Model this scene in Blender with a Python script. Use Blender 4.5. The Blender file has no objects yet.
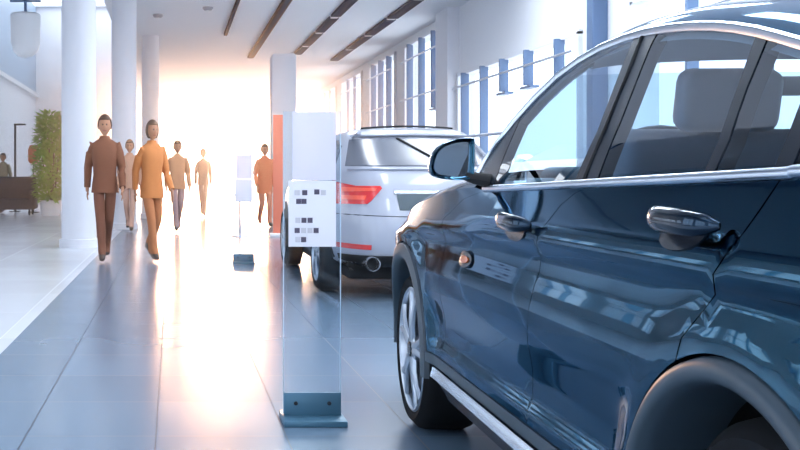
import bpy, bmesh, math, random
from mathutils import Vector, Matrix, noise
from mathutils.geometry import delaunay_2d_cdt
from mathutils.bvhtree import BVHTree

random.seed(7)
C = bpy.context.scene.collection
scene = bpy.context.scene
PI = math.pi

# ------------------------------------------------------------------ materials
def mat(name, col, rough=.5, metal=0., spec=.5, coat=0., emit=None, estr=0., noise_amt=0., nscale=8.):
    m = bpy.data.materials.new(name); m.use_nodes = True
    nt = m.node_tree; b = nt.nodes['Principled BSDF']
    b.inputs['Base Color'].default_value = (*col, 1)
    b.inputs['Roughness'].default_value = rough
    b.inputs['Metallic'].default_value = metal
    b.inputs['Specular IOR Level'].default_value = spec
    b.inputs['Coat Weight'].default_value = coat
    b.inputs['Coat Roughness'].default_value = .02
    if emit:
        b.inputs['Emission Color'].default_value = (*emit, 1)
        b.inputs['Emission Strength'].default_value = estr
    if noise_amt:
        tc = nt.nodes.new('ShaderNodeTexCoord'); n = nt.nodes.new('ShaderNodeTexNoise')
        n.inputs['Scale'].default_value = nscale; n.inputs['Detail'].default_value = 4
        mx = nt.nodes.new('ShaderNodeMix'); mx.data_type = 'RGBA'
        mx.inputs[6].default_value = (*[c*(1-noise_amt) for c in col], 1)
        mx.inputs[7].default_value = (*[min(1, c*(1+noise_amt)) for c in col], 1)
        nt.links.new(tc.outputs['Object'], n.inputs['Vector'])
        nt.links.new(n.outputs['Fac'], mx.inputs[0]); nt.links.new(mx.outputs[2], b.inputs['Base Color'])
    return m

def glass_mat(name, tint=(1, 1, 1), ior=1.45, rough=.0, extra=0.):
    """Thin clear pane: straight-through transparency with a Fresnel reflection."""
    m = bpy.data.materials.new(name); m.use_nodes = True
    nt = m.node_tree; nt.nodes.clear()
    out = nt.nodes.new('ShaderNodeOutputMaterial')
    tr = nt.nodes.new('ShaderNodeBsdfTransparent'); tr.inputs[0].default_value = (*tint, 1)
    gl = nt.nodes.new('ShaderNodeBsdfGlossy'); gl.inputs['Roughness'].default_value = rough
    fr = nt.nodes.new('ShaderNodeFresnel'); fr.inputs['IOR'].default_value = ior
    ad = nt.nodes.new('ShaderNodeMath'); ad.operation = 'ADD'; ad.inputs[1].default_value = extra; ad.use_clamp = True
    mx = nt.nodes.new('ShaderNodeMixShader')
    ge = nt.nodes.new('ShaderNodeNewGeometry'); iv = nt.nodes.new('ShaderNodeMath'); iv.operation = 'SUBTRACT'; iv.inputs[0].default_value = 1.
    ml = nt.nodes.new('ShaderNodeMath'); ml.operation = 'MULTIPLY'      # reflect on the entry face only
    nt.links.new(ge.outputs['Backfacing'], iv.inputs[1]); nt.links.new(fr.outputs[0], ad.inputs[0])
    nt.links.new(ad.outputs[0], ml.inputs[0]); nt.links.new(iv.outputs[0], ml.inputs[1]); nt.links.new(ml.outputs[0], mx.inputs[0])
    nt.links.new(tr.outputs[0], mx.inputs[1]); nt.links.new(gl.outputs[0], mx.inputs[2])
    nt.links.new(mx.outputs[0], out.inputs[0])
    return m

def frosted_mat(name, col, trans):
    m = bpy.data.materials.new(name); m.use_nodes = True
    nt = m.node_tree; nt.nodes.clear()
    out = nt.nodes.new('ShaderNodeOutputMaterial')
    tr = nt.nodes.new('ShaderNodeBsdfTransparent')
    tl = nt.nodes.new('ShaderNodeBsdfTranslucent'); tl.inputs[0].default_value = (*col, 1)
    df = nt.nodes.new('ShaderNodeBsdfDiffuse'); df.inputs[0].default_value = (*col, 1)
    a = nt.nodes.new('ShaderNodeMixShader'); a.inputs[0].default_value = .5
    b = nt.nodes.new('ShaderNodeMixShader'); b.inputs[0].default_value = trans
    nt.links.new(tl.outputs[0], a.inputs[1]); nt.links.new(df.outputs[0], a.inputs[2])
    nt.links.new(a.outputs[0], b.inputs[1]); nt.links.new(tr.outputs[0], b.inputs[2])
    nt.links.new(b.outputs[0], out.inputs[0])
    return m

def tile_mat(name, col, grout, x0, w, y0, d, rough):
    m = bpy.data.materials.new(name); m.use_nodes = True
    nt = m.node_tree; b = nt.nodes['Principled BSDF']
    L = nt.links.new
    tc = nt.nodes.new('ShaderNodeTexCoord'); sp = nt.nodes.new('ShaderNodeSeparateXYZ'); L(tc.outputs['Object'], sp.inputs[0])
    def M(op, a, c=None):
        n = nt.nodes.new('ShaderNodeMath'); n.operation = op
        for k, v in ((0, a), (1, c)):
            if v is None: continue
            if isinstance(v, (int, float)): n.inputs[k].default_value = v
            else: L(v, n.inputs[k])
        return n.outputs[0]
    def line(o, off, per):
        u = M('DIVIDE', M('SUBTRACT', o, off), per)
        fr = M('FRACT', M('ADD', u, 1000.))
        dist = M('MULTIPLY', M('MINIMUM', fr, M('SUBTRACT', 1., fr)), per)
        return M('LESS_THAN', dist, .0028), M('FLOOR', u)
    lx, ix = line(sp.outputs[0], x0, w); ly, iy = line(sp.outputs[1], y0, d)
    g = M('MAXIMUM', lx, ly)
    wn = nt.nodes.new('ShaderNodeTexWhiteNoise'); wn.noise_dimensions = '2D'
    cb = nt.nodes.new('ShaderNodeCombineXYZ'); L(ix, cb.inputs[0]); L(iy, cb.inputs[1]); L(cb.outputs[0], wn.inputs['Vector'])
    var = nt.nodes.new('ShaderNodeMix'); var.data_type = 'RGBA'; L(wn.outputs['Value'], var.inputs[0])
    var.inputs[6].default_value = (*[c*.93 for c in col], 1); var.inputs[7].default_value = (*[c*1.07 for c in col], 1)
    mx = nt.nodes.new('ShaderNodeMix'); mx.data_type = 'RGBA'; L(g, mx.inputs[0])
    L(var.outputs[2], mx.inputs[6]); mx.inputs[7].default_value = (*grout, 1)
    L(mx.outputs[2], b.inputs['Base Color'])
    ns = nt.nodes.new('ShaderNodeTexNoise'); ns.inputs['Scale'].default_value = 1.3; L(tc.outputs['Object'], ns.inputs['Vector'])
    L(M('ADD', M('MULTIPLY', g, .35), M('ADD', M('MULTIPLY', ns.outputs['Fac'], .08), rough-.04)), b.inputs['Roughness'])
    b.inputs['Specular IOR Level'].default_value = .55
    return m

M = {}
M['white_wall'] = mat('white_plaster', (.80, .81, .85), .75, noise_amt=.02)
M['ceil'] = mat('white_ceiling', (.82, .83, .87), .8)
M['bluewall'] = mat('blue_grey_cladding', (.33, .43, .55), .35, noise_amt=.08, nscale=.6)
M['tile'] = tile_mat('blue_grey_tile', (.125, .185, .26), (.04, .055, .08), -.0675, .515, 4.15, .635, .23)
M['lounge'] = tile_mat('pale_tile', (.68, .70, .75), (.5, .52, .57), -.0675, 1.03, 4.15, 1.27, .2)
M['mullion'] = mat('blue_steel', (.10, .17, .30), .45, .3)
M['rail'] = mat('pale_steel', (.45, .50, .60), .35, .6)
M['pane'] = glass_mat('window_glass', (.97, .985, 1))
M['column'] = mat('column_white', (.74, .75, .80), .6, noise_amt=.015)
M['track'] = mat('track_charcoal', (.008, .016, .05), .9, 0, .0)
M['track_warm'] = mat('track_brown', (.045, .018, .018), .9, 0, .0)
M['light'] = mat('fill_diffuser', (.9, .9, .9), .6, emit=(.86, .93, 1.), estr=16.0)
M['fixture'] = mat('fixture_white', (.8, .8, .82), .4)

# ------------------------------------------------------------------ mesh helpers
class MB:
    def __init__(s): s.bm = bmesh.new(); s.mi = 0
    def _m(s, faces):
        for f in faces: f.material_index = s.mi
    def box(s, c, d, rot=None, bev=0., seg=2):
        r = bmesh.ops.create_cube(s.bm, size=1)
        vs = r['verts']
        for v in vs: v.co = Vector((v.co.x*d[0], v.co.y*d[1], v.co.z*d[2]))
        fs = list({f for v in vs for f in v.link_faces}); s._m(fs)
        if bev:
            es = list({e for v in vs for e in v.link_edges})
            g = bmesh.ops.bevel(s.bm, geom=es, offset=bev, segments=seg, affect='EDGES', profile=.5)
            vs = list({v for f in g['faces'] for v in f.verts} | {v for v in vs if v.is_valid})
            s._m([f for f in g['faces']])
        for v in vs:
            if rot: v.co = rot @ v.co
            v.co += Vector(c)
        return vs
    def ring(s, pts): return [s.bm.verts.new(p) for p in pts]
    def bridge(s, a, b, closed=True):
        n = len(a); fs = []
        for i in range(n if closed else n-1):
            j = (i+1) % n
            try: fs.append(s.bm.faces.new((a[i], a[j], b[j], b[i])))
            except ValueError: pass
        s._m(fs); return fs
    def cap(s, r, flip=False):
        try:
            f = s.bm.faces.new(r[::-1] if flip else r); s._m([f])
        except ValueError: pass
    def tube(s, pts, rad, n=8, caps=True, flat=None, up=None):
        """Swept tube; rad a number or list; flat=(a,b) gives an oval section with 'up' as its second axis."""
        pts = [Vector(p) for p in pts]; prev = None
        for i, p in enumerate(pts):
            d = (pts[min(i+1, len(pts)-1)] - pts[max(i-1, 0)]).normalized()
            u = Vector(up) if up else (Vector((0, 0, 1)) if abs(d.z) < .9 else Vector((1, 0, 0)))
            a = d.cross(u).normalized(); b = a.cross(d).normalized()
            r = rad[i] if isinstance(rad, (list, tuple)) else rad
            fa, fb = flat if flat else (1, 1)
            k = s.ring([p + a*math.cos(2*PI*q/n)*r*fa + b*math.sin(2*PI*q/n)*r*fb for q in range(n)])
            if prev: s.bridge(prev, k)
            elif caps: s.cap(k, True)
            prev = k
        if caps: s.cap(prev)
    def lathe(s, prof, n=32, axis='z', c=(0, 0, 0)):
        """prof: list of (r, h). axis z or x."""
        prev = None; c = Vector(c)
        for r, h in prof:
            pts = []
            for q in range(n):
                a = 2*PI*q/n
                if axis == 'z': pts.append(c + Vector((r*math.cos(a), r*math.sin(a), h)))
                else: pts.append(c + Vector((h, r*math.cos(a), r*math.sin(a))))
            k = s.ring(pts)
            if prev: s.bridge(prev, k)
            prev = k
    def ball(s, c, r, n=16, m=10):
        g = bmesh.ops.create_uvsphere(s.bm, u_segments=n, v_segments=m, radius=1)
        for v in g['verts']: v.co = Vector((v.co.x*r[0], v.co.y*r[1], v.co.z*r[2])) + Vector(c)
        s._m(list({f for v in g['verts'] for f in v.link_faces}))
        return g['verts']
    def build(s, name, mats, parent=None, smooth=True, angle=40, loc=None):
        bmesh.ops.remove_doubles(s.bm, verts=s.bm.verts, dist=1e-5)
        bmesh.ops.recalc_face_normals(s.bm, faces=s.bm.faces)
        me = bpy.data.meshes.new(name); s.bm.to_mesh(me); s.bm.free()
        for m in (mats if isinstance(mats, (list, tuple)) else [mats]): me.materials.append(m)
        o = bpy.data.objects.new(name, me); C.objects.link(o)
        if parent: o.parent = parent
        if loc: o.location = loc
        if smooth:
            me.shade_smooth()
            me.set_sharp_from_angle(angle=math.radians(angle))
        return o

def thing(name, label, cat, loc=(0, 0, 0), rz=0, group=None):
    o = bpy.data.objects.new(name, None); C.objects.link(o)
    o.location = loc; o.rotation_euler = (0, 0, rz); o.empty_display_size = .2
    return tag(o, label, cat, group)
def tag(o, label, cat, group=None, kind=None):
    o['label'] = label; o['category'] = cat
    if group: o['group'] = group
    if kind: o['kind'] = kind
    return o
def struct(name, mb, m, parent=None, **k):
    o = mb.build(name, m, parent, **k)
    if not parent: o['kind'] = 'structure'
    return o
def node(name, parent, loc=(0, 0, 0)):
    o = bpy.data.objects.new(name, None); C.objects.link(o); o.parent = parent; o.location = loc; o.empty_display_size = .1
    return o

def interp(P, x):
    """Monotone-ish cubic through (x, y) points."""
    if x <= P[0][0]: return P[0][1]
    if x >= P[-1][0]: return P[-1][1]
    n = len(P)
    for i in range(n-1):
        if x <= P[i+1][0]:
            x0, y0 = P[i]; x1, y1 = P[i+1]; h = x1-x0; d = (y1-y0)/h
            def sl(j):
                if j == 0: return (P[1][1]-P[0][1])/(P[1][0]-P[0][0])
                if j == n-1: return (P[-1][1]-P[-2][1])/(P[-1][0]-P[-2][0])
                a = (P[j][1]-P[j-1][1])/(P[j][0]-P[j-1][0]); b = (P[j+1][1]-P[j][1])/(P[j+1][0]-P[j][0])
                return 0 if a*b <= 0 else 2*a*b/(a+b)
            m0, m1 = sl(i), sl(i+1); t = (x-x0)/h
            return y0*(2*t**3-3*t*t+1)+m0*h*(t**3-2*t*t+t)+y1*(-2*t**3+3*t*t)+m1*h*(t**3-t*t)

def dense(poly, step, closed=True):
    out = []; n = len(poly)
    for i in range(n if closed else n-1):
        a = Vector(poly[i]); b = Vector(poly[(i+1) % n]); k = max(1, int((b-a).length/step))
        for j in range(k): out.append(a.lerp(b, j/k))
    if not closed: out.append(Vector(poly[-1]))
    return out

def inside(p, poly):
    c = False; j = len(poly)-1
    for i in range(len(poly)):
        a, b = poly[i], poly[j]
        if (a[1] > p[1]) != (b[1] > p[1]) and p[0] < (b[0]-a[0])*(p[1]-a[1])/(b[1]-a[1])+a[0]: c = not c
        j = i
    return c
def edge_dist(p, poly):
    best = 9
    for i in range(len(poly)):
        a = poly[i]; b = poly[(i+1) % len(poly)]; ab = b-a; l = ab.length_squared
        t = 0 if l == 0 else max(0, min(1, (p-a).dot(ab)/l)); best = min(best, (p-a-ab*t).length)
    return best

def patch(name, poly, fn, m, parent, step=.03, thick=.02, inward=None, nrm=True, eps=.004):
    """A curved panel: outline poly in surface coordinates, fn(a, b) -> point; rim folded inward by thick."""
    bd = dense([Vector(p) for p in poly], step)
    pts = list(bd); n = len(bd)
    x0, x1 = min(p.x for p in bd), max(p.x for p in bd); y0, y1 = min(p.y for p in bd), max(p.y for p in bd)
    nx, ny = int((x1-x0)/step)+1, int((y1-y0)/step)+1
    for i in range(nx):
        for j in range(ny):
            p = Vector((x0+(i+.5)*step, y0+(j+.5)*step))
            if inside(p, bd) and edge_dist(p, bd) > step*.45: pts.append(p)
    r = delaunay_2d_cdt(pts, [(i, (i+1) % n) for i in range(n)], [], 1, 1e-6)
    vs2, fs = r[0], r[2]
    P3 = [Vector(fn(v.x, v.y)) for v in vs2]
    def normal(v):
        du = Vector(fn(v.x+eps, v.y))-Vector(fn(v.x-eps, v.y)); dv = Vector(fn(v.x, v.y+eps))-Vector(fn(v.x, v.y-eps))
        return du.cross(dv).normalized()
    N = [normal(v) for v in vs2]
    ref = Vector(inward) if inward else None
    flip = False
    if ref:
        flip = sum(1 if k.dot(ref) > 0 else -1 for k in N) > 0
        if flip: N = [-k for k in N]
    faces = []
    for f in fs:
        a, b, c = (P3[i] for i in f[:3])
        if (b-a).cross(c-a).dot(N[f[0]]) < 0: faces.append(tuple(f[::-1]))
        else: faces.append(tuple(f))
    nv = len(P3)
    if thick:
        cnt = {}
        for f in faces:
            for i in range(len(f)):
                e = (f[i], f[(i+1) % len(f)]); cnt[e] = 1
        rim = [e for e in cnt if (e[1], e[0]) not in cnt]
        low = {}
        V = list(P3); NN = list(N)
        for a, b in rim:
            for q in (a, b):
                if q not in low: low[q] = (len(V), len(V)+1); V.append(P3[q]); V.append(P3[q]-N[q]*thick); NN += [None, None]
        rf = [(b, a, low[a][0], low[b][0]) for a, b in rim]
        side = [(low[b][0], low[a][0], low[a][1], low[b][1]) for a, b in rim]
        allf = faces + side
    else: V = P3; NN = list(N); allf = faces
    me = bpy.data.meshes.new(name); me.from_pydata([tuple(v) for v in V], [], allf); me.update()
    me.materials.append(m)
    me.shade_smooth()
    if nrm:
        me.calc_loop_triangles()
        fn_ = [None]*len(me.vertices)
        cn = []
        for i, v in enumerate(me.vertices): cn.append(tuple(NN[i]) if NN[i] else (0, 0, 0))
        me.normals_split_custom_set_from_vertices(cn)
    o = bpy.data.objects.new(name, me); C.objects.link(o)
    if parent: o.parent = parent
    return o

# ------------------------------------------------------------------ camera
cam = bpy.data.cameras.new('camera'); co = bpy.data.objects.new('camera', cam); C.objects.link(co)
cam.sensor_width = 36; cam.lens = 1050/800*36
cam.shift_x = (400-173)/800; cam.shift_y = (178-225)/800
co.location = (0, 0, 1.02); co.rotation_euler = (PI/2, 0, 0); cam.clip_start = .05; cam.clip_end = 200
scene.camera = co
EYE = 1.02

# ------------------------------------------------------------------ room
ZC = 4.6           # hall ceiling
XR, XL, XE = 6.0, -6.0, -1.4   # right wall, atrium wall, ceiling edge
YB, YF = -7.0, 46.0
b = MB(); b.box(((XR-1)/2+.0, (YB+YF)/2, -.1), (XR+1., YF-YB, .2)); struct('floor', b, M['tile'])
b = MB(); b.box(((XL-1)/2, (YB+YF)/2, -.1), (-1-XL, YF-YB, .2)); struct('floor_lounge', b, M['lounge'])
b = MB(); b.box(((XR+XE)/2, (YB+YF)/2, ZC+.2), (XR-XE, YF-YB, .4)); struct('ceiling', b, M['ceil'])
b = MB()
b.box(((XL+XE)/2, 13, 8.6), (XE-XL, 22, .2))
b.box(((XL+XE)/2, 29, 8.6), (XE-XL, 10, .2))
for i in range(5): b.box(((XL+XE)/2, 34+(YF-34)*i/4, 8.6), (XE-XL, .5, .2))
for i in range(3): b.box(((XL+XE)/2, YB+4*i, 8.6), (XE-XL, .5, .2))
b.box((XE-.05+.05, (YB+YF)/2, 6.7), (.1, YF-YB, 3.8)); struct('ceiling_atrium', b, M['ceil'])

def window(n, side, x, y0, y1, z0, z1, ys, rails=(), sills=None, depth=.14):
    """Glazing in a wall that runs along y: pane, blue fin mullions, pale rails."""
    sg = -1 if side == 'r' else 1
    root = bpy.data.objects.new(f'window_{n}', None); C.objects.link(root); root['kind'] = 'structure'
    root.location = (x, (y0+y1)/2, z0)
    yc = (y0+y1)/2
    p = MB(); p.box((-sg*.02, 0, (z1-z0)/2), (.012, y1-y0, z1-z0)); p.build('pane', M['pane'], root, smooth=False)
    fr = MB(); w = .07
    for zz in (0, z1-z0): fr.box((sg*.02, 0, zz), (.10, y1-y0+w, w))
    for yy in (y0-yc, y1-yc): fr.box((sg*.02, yy, (z1-z0)/2), (.10, w, z1-z0))
    fr.build('window_frame', M['white_wall'], root, smooth=False)
    for k, y in enumerate(ys):
        lo = z0+.03 if not sills or sills[k] is None else sills[k]
        m = MB(); m.box((sg*depth*.5, y-yc, (lo+z1)/2-z0), (depth, .06, z1-lo-.03), bev=.008)
        if sills and sills[k] is not None: m.box((sg*.06, y-yc, lo-z0-.02), (.16, .5, .04))
        m.build('mullion', M['mullion'], root)
    for zz in rails:
        m = MB(); m.tube([(sg*(depth+.01), y0-yc, zz-z0), (sg*(depth+.01), y1-yc, zz-z0)], .022, 8); m.build('rail', M['rail'], root)
    return root

# right wall: solid pieces around openings
openings = [(-6, -1.0, .35, 3.3), (0.5, 6.5, .35, 3.3), (7.5, 13.6, .35, 3.3), (15.4, 21.9, .35, 3.17), (23.1, 26.9, .35, 4.38), (28.2, 31.7, .35, 4.38), (33.2, 37.0, .35, 4.38), (38.5, 42.5, .35, 4.38)]
def wall_along(name, x, sg, ops, h, m, y0=YB, y1=YF):
    b = MB(); t = .3; xc = x+sg*t/2; y = y0
    for a, e, lo, hi in ops:
        if a > y: b.box((xc, (y+a)/2, h/2), (t, a-y, h))
        if lo > 0: b.box((xc, (a+e)/2, lo/2), (t, e-a, lo))
        if h > hi: b.box((xc, (a+e)/2, (h+hi)/2), (t, e-a, h-hi))
        y = e
    b.box((xc, (y+y1)/2, h/2), (t, y1-y, h))
    return struct(name, b, m, smooth=False)
wall_along('wall_right', XR, 1, openings, ZC, M['white_wall'])
window(1, 'r', XR, -6, -1, .35, 3.3, [-4.5, -3, -2], [2.9])
window(2, 'r', XR, .5, 6.5, .35, 3.3, [2, 3.5, 5], [2.9])
window(3, 'r', XR, 7.5, 13.6, .35, 3.3, [9, 10.5, 12], [2.9])
window(4, 'r', XR, 15.4, 21.9, .35, 3.17, [21.3, 20.0, 18.8, 17.5, 16.1], [2.88], [None, None, 2.55, 2.55, 2.5], .16)
window(5, 'r', XR, 23.1, 26.9, .35, 4.38, [26.25, 25, 23.8], [3.95, 2.98], [None, None, 2.6], .16)
window(6, 'r', XR, 28.2, 31.7, .35, 4.38, [31, 29.9, 28.8], [3.95, 2.98], None, .16)
window(7, 'r', XR, 33.2, 37, .35, 4.38, [34.4, 35.7], [3.95], None, .1)
window(8, 'r', XR, 38.5, 42.5, .35, 4.38, [39.8, 41.1], [3.95], None, .1)
b = MB(); b.box((XR-.1, 22.5, ZC/2), (.3, 1.0, ZC)); struct('column_pilaster', b, M['column'], smooth=False)
b = MB(); b.box((XR-.1, 14.6, ZC/2), (.22, .22, ZC), bev=.01); struct('column_steel', b, M['mullion'], smooth=False)

# left wall of the atrium with tall glazing beside the cars, gallery edge and blue cladding above
lops = [(-6, -2.2, .3, 4.1), (-1.2, 2.6, .3, 4.1), (3.6, 7.4, .3, 4.1), (8.6, 11.4, .75, 2.3), (12.6, 16.4, .75, 2.3), (17.4, 21.2, .75, 2.3), (22.4, 26.2, .75, 2.3)]
wall_along('wall_left', XL, -1, lops, 4.6, M['white_wall'])
for i, (a, e, lo, hi) in enumerate(lops):
    window(9+i, 'l', XL, a, e, lo, hi, [a+1.25, a+2.55], [min(2.4, hi-.5)])
b = MB(); b.box((XL-.15, (YB+YF)/2, 6.55), (.3, YF-YB, 3.9)); struct('wall_gallery', b, M['bluewall'], smooth=False)
b = MB(); b.box((XL+.06, (YB+YF)/2, 4.62), (.14, YF-YB, .16), bev=.01); struct('trim_1', b, M['fixture'], smooth=False)

# far end: white wall by the lounge, tall glazing across the aisle
b = MB(); b.box(((XL-1.9)/2, YF+.15, 4.3), (-1.9-XL, .3, 8.6)); b.box(((XE+XR)/2, YF+.15, ZC-.05+.02), (XR-XE, .3, .2))
b.box((-1.65, YF+.15, 6.6), (.5, .3, 4)); struct('wall_end', b, M['white_wall'], smooth=False)
root = bpy.data.objects.new('window_15', None); C.objects.link(root); root['kind'] = 'structure'; root.location = (2.05, YF+.1, 0)
p = MB(); p.box((0, .05, 2.2), (7.9, .012, 4.4)); p.build('pane', M['pane'], root, smooth=False)
for x in (-3.95, -1.3, 1.35, 3.95):
    m = MB(); m.box((x, 0, 2.2), (.08, .12, 4.4)); m.build('mullion', M['fixture'], root, smooth=False)
b = MB()
b.box(((XL+XR)/2, YB-.15, .2), (XR-XL, .3, .4)); b.box(((XL+XR)/2, YB-.15, 6.0), (XR-XL, .3, 5.2))
for x in (XL+.4, -2.6, .4, 3.2, XR-.4): b.box((x, YB-.15, 1.9), (.9, .3, 3.0))
struct('wall_back', b, M['white_wall'], smooth=False)
root = bpy.data.objects.new('window_16', None); C.objects.link(root); root['kind'] = 'structure'; root.location = (0, YB-.2, .4)
p = MB(); p.box((0, 0, 1.5), (XR-XL, .012, 3.0)); p.build('pane', M['pane'], root, smooth=False)

# columns along the aisle edge
for k, (x, y, r, lab) in enumerate([(-1.39, 15.5, .255, 'thick round white column beside the tall walking man in the glare-tinted suit'),
                               (-.98, 21.0, .25, 'second round white column along the aisle from the lounge'),
                               (-.57, 26.5, .22, 'third round white column, deep in the aisle glare')]):
    b = MB(); H = 8.5 if x < XE+.6 and k == 0 else ZC
    b.lathe([(r, 0), (r, H)], 40); b.lathe([(r+.035, 0), (r+.035, .12), (r, .13)], 40)
    o = b.build('column', M['column'], loc=(x, y, 0)); o['kind'] = 'structure'; o['label'] = lab

r = thing('display_pillar', 'tall pale square display pillar rising behind the nearest glass stand', 'pillar', (2.46, 23.5, 0))
b = MB(); b.box((0, 0, 1.93), (.54, .54, 3.62), bev=.02); b.build('shaft', M['column'], r)
b = MB(); b.box((0, 0, .06), (.62, .62, .12), bev=.01); b.build('plinth', M['fixture'], r)
b = MB(); b.box((0, 0, 3.75), (.50, .50, .05), bev=.01); b.build('cap', M['fixture'], r)
# ceiling fittings
def track(x, y0, segs, gap, w, m, lab):
    r = thing('ceiling_track', lab, 'ceiling track', (x, y0, ZC))
    y = 0
    for L in segs:
        b = MB(); b.box((0, y+L/2, -.03), (w, L, .06), bev=.008); o = b.build('track_segment', m, r)
        f = MB(); f.box((0, y+L/2, -.062), (w*.5, L*.9, .006)); f.build('louvre', M['track'], o)
        y += L
        if gap:
            g = MB(); g.box((0, y+gap/2, -.025), (w*.7, gap, .05)); g.build('joint', M['fixture'], r)
        y += gap
track(2.28, 15.5, [15.4], 0, .18, M['track_warm'], 'brownish dark ceiling track, unbroken, nearest the middle of the aisle')
track(3.56, 15.6, [2.2, 2.3, 2.3, 2.2, 2.3, 1.7], .28, .22, M['track'], 'dark grey ceiling track in short dashes between its two neighbours')
track(4.86, 15.8, [2.2, 2.4, 2.4, 2.5, 2.6, 2.6], .22, .24, M['track'], 'dark blue-grey dashed ceiling track nearest the tall windows')
track(1.3, 17.0, [9.], 0, .08, M['track_warm'], 'thin faint reddish ceiling track, closest to the glare')
for x, y, lab in ((.73, 22., 'small grey round smoke detector on the ceiling over the aisle'), (-.33, 23., 'tiny grey smoke detector on the ceiling by the columns')):
    r = thing('smoke_detector', lab, 'smoke detector', (x, y, ZC))
    b = MB(); b.lathe([(.0001, -.07), (.08, -.065), (.11, -.03), (.11, 0)], 24); b.build('body', mat('detector_grey', (.3, .3, .33), .5), r)
    b = MB(); b.lathe([(.0001, -.09), (.03, -.085), (.035, -.06)], 16); b.build('sensor', M['fixture'], r)
for xs, ys in (((1.7, 3.3, 4.9), (-4, 1, 6, 11, 16)),):  # unseen panels, added above the frame to brighten the hall
  for y in ys:
    for x in xs:
        r = thing('added_fill_panel', 'long luminous fill panel added on the unseen part of the showroom ceiling', 'added fill light', (x, y, ZC), group='added fill lights')
        b = MB()
        for sx in (-1, 1): b.box((sx*.33, 0, -.02), (.04, 3.1, .04))
        for sy in (-1, 1): b.box((0, sy*1.53, -.02), (.62, .04, .04))
        b.build('fill_frame', M['fixture'], r, smooth=False)
        b = MB(); b.box((0, 0, -.015), (.62, 3.02, .01)); b.build('diffuser', M['light'], r, smooth=False)

# ------------------------------------------------------------------ dark blue car
PSI = math.radians(1.7)
cP, sP = math.cos(PSI), math.sin(PSI)
HW, S0 = .93, 1.39
M['paint'] = mat('dark_blue_paint', (.012, .058, .094), .06, 1., .5, .30)
M['paint'].node_tree.nodes['Principled BSDF'].inputs['Specular Tint'].default_value = (.58, .72, .88, 1)
M['cladding'] = mat('satin_charcoal_cladding', (.035, .055, .075), .42)
M['gloss_black'] = mat('gloss_black', (.006, .010, .018), .25, 0, .35, 0)
M['rubber'] = mat('tyre_rubber', (.006, .007, .009), .8, 0, .2, noise_amt=.2)
M['chrome'] = mat('satin_chrome', (.62, .68, .76), .22, 1.)
M['alloy'] = mat('alloy_silver', (.50, .55, .62), .28, .9)
M['alloy_dark'] = mat('alloy_shadow', (.012, .014, .018), .6, .2)
M['carglass'] = glass_mat('car_glass', (.60, .74, .84), 1.5, 0., .10)
M['tintglass'] = glass_mat('car_glass_dark', (.25, .30, .42), 1.5, 0., .05)
M['interior'] = mat('interior_dark', (.02, .035, .05), .6)
M['seat'] = mat('seat_leather', (.11, .17, .24), .5, noise_amt=.06)
M['headliner'] = mat('headliner_grey', (.45, .48, .55), .9)
M['mirrorglass'] = mat('mirror_glass', (.75, .85, .92), .02, 1.)
M['amber'] = mat('amber_reflection', (.75, .16, .03), .15, 0, .5, 1.)
M['handle'] = mat('handle_dark_blue', (.012, .028, .05), .1, 1., .5, .3)
M['dark'] = mat('matt_black', (.006, .007, .009), .8)

PROF = [(.15, .10), (.24, .06), (.30, .035), (.36, .020), (.41, .020), (.455, .036), (.50, .037), (.56, .027), (.62, .014), (.68, .012), (.74, .019), (.79, .028), (.825, .026), (.855, .009), (.88, .010), (.91, .028), (.95, .050), (1.0, .074), (1.04, .090), (1.10, .115), (1.22, .172), (1.35, .237), (1.5, .33)]
ZT = [(1.5, 1.0), (1.85, .99), (2.1, .98), (2.5, .945), (2.9, .885), (3.2, .80), (3.45, .69), (3.62, .58)]
RA, RF, RFF = .378, .425, .447           # arch opening and flare radii
AX_R, AX_F, AX_Z = .05, 2.72, .31
def sm(a, b, x): t = max(0, min(1, (x-a)/(b-a))); return t*t*(3-2*t)
def T(s, z):
    ze = z
    if s > 1.5:
        zt = interp(ZT, s); ze = z+(1.0-zt)*sm(.5, zt, z)
    t = interp(PROF, ze)
    for ax in (AX_R, AX_F):        # the panels flatten out round the wheels
        r = math.hypot(s-ax, z-AX_Z); wgt = math.exp(-(max(0, abs(r-.42)-.02)/.065)**2)*sm(.24, .34, z)*(1-sm(.80, .86, z)); t = t*(1-wgt)+.006*wgt
    if s > 2.84: t += .36*((s-2.84)/.78)**2
    if s < -.3: t += .22*((-.3-s)/.65)**2.2
    return t
def loc(s, t, z): return Vector((t-HW, s-S0, z))
def side(s, z, d=0.):
    return loc(s, T(s, z)-d, z)
car = thing('suv', 'dark blue glossy SUV standing closest, seen along its side', 'car',
            (.86+S0*sP+HW*cP, 1.60+S0*cP-HW*sP, 0), -PSI)
def zb(s): return 1.03-.025*s

def mirror_copy(o):
    """The same panel on the car's other flank."""
    me = o.data.copy(); c = o.copy(); c.data = me; C.objects.link(c)
    bm = bmesh.new(); bm.from_mesh(me)
    for v in bm.verts: v.co.x = -v.co.x
    bmesh.ops.reverse_faces(bm, faces=bm.faces); bm.to_mesh(me); bm.free()
    return c
def both(o):
    kids = list(o.children); c = mirror_copy(o)
    for k in kids:
        q = mirror_copy(k); q.parent = c
    return o
def panel(name, poly, m, step=.03, d=0., thick=.02, parent=None, mir=True, fn=None):
    f = fn or (lambda a, b_: side(a, b_, d))
    return patch(name, poly, f, m, parent or car, step, thick, inward=(1, 0, 0))

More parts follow.
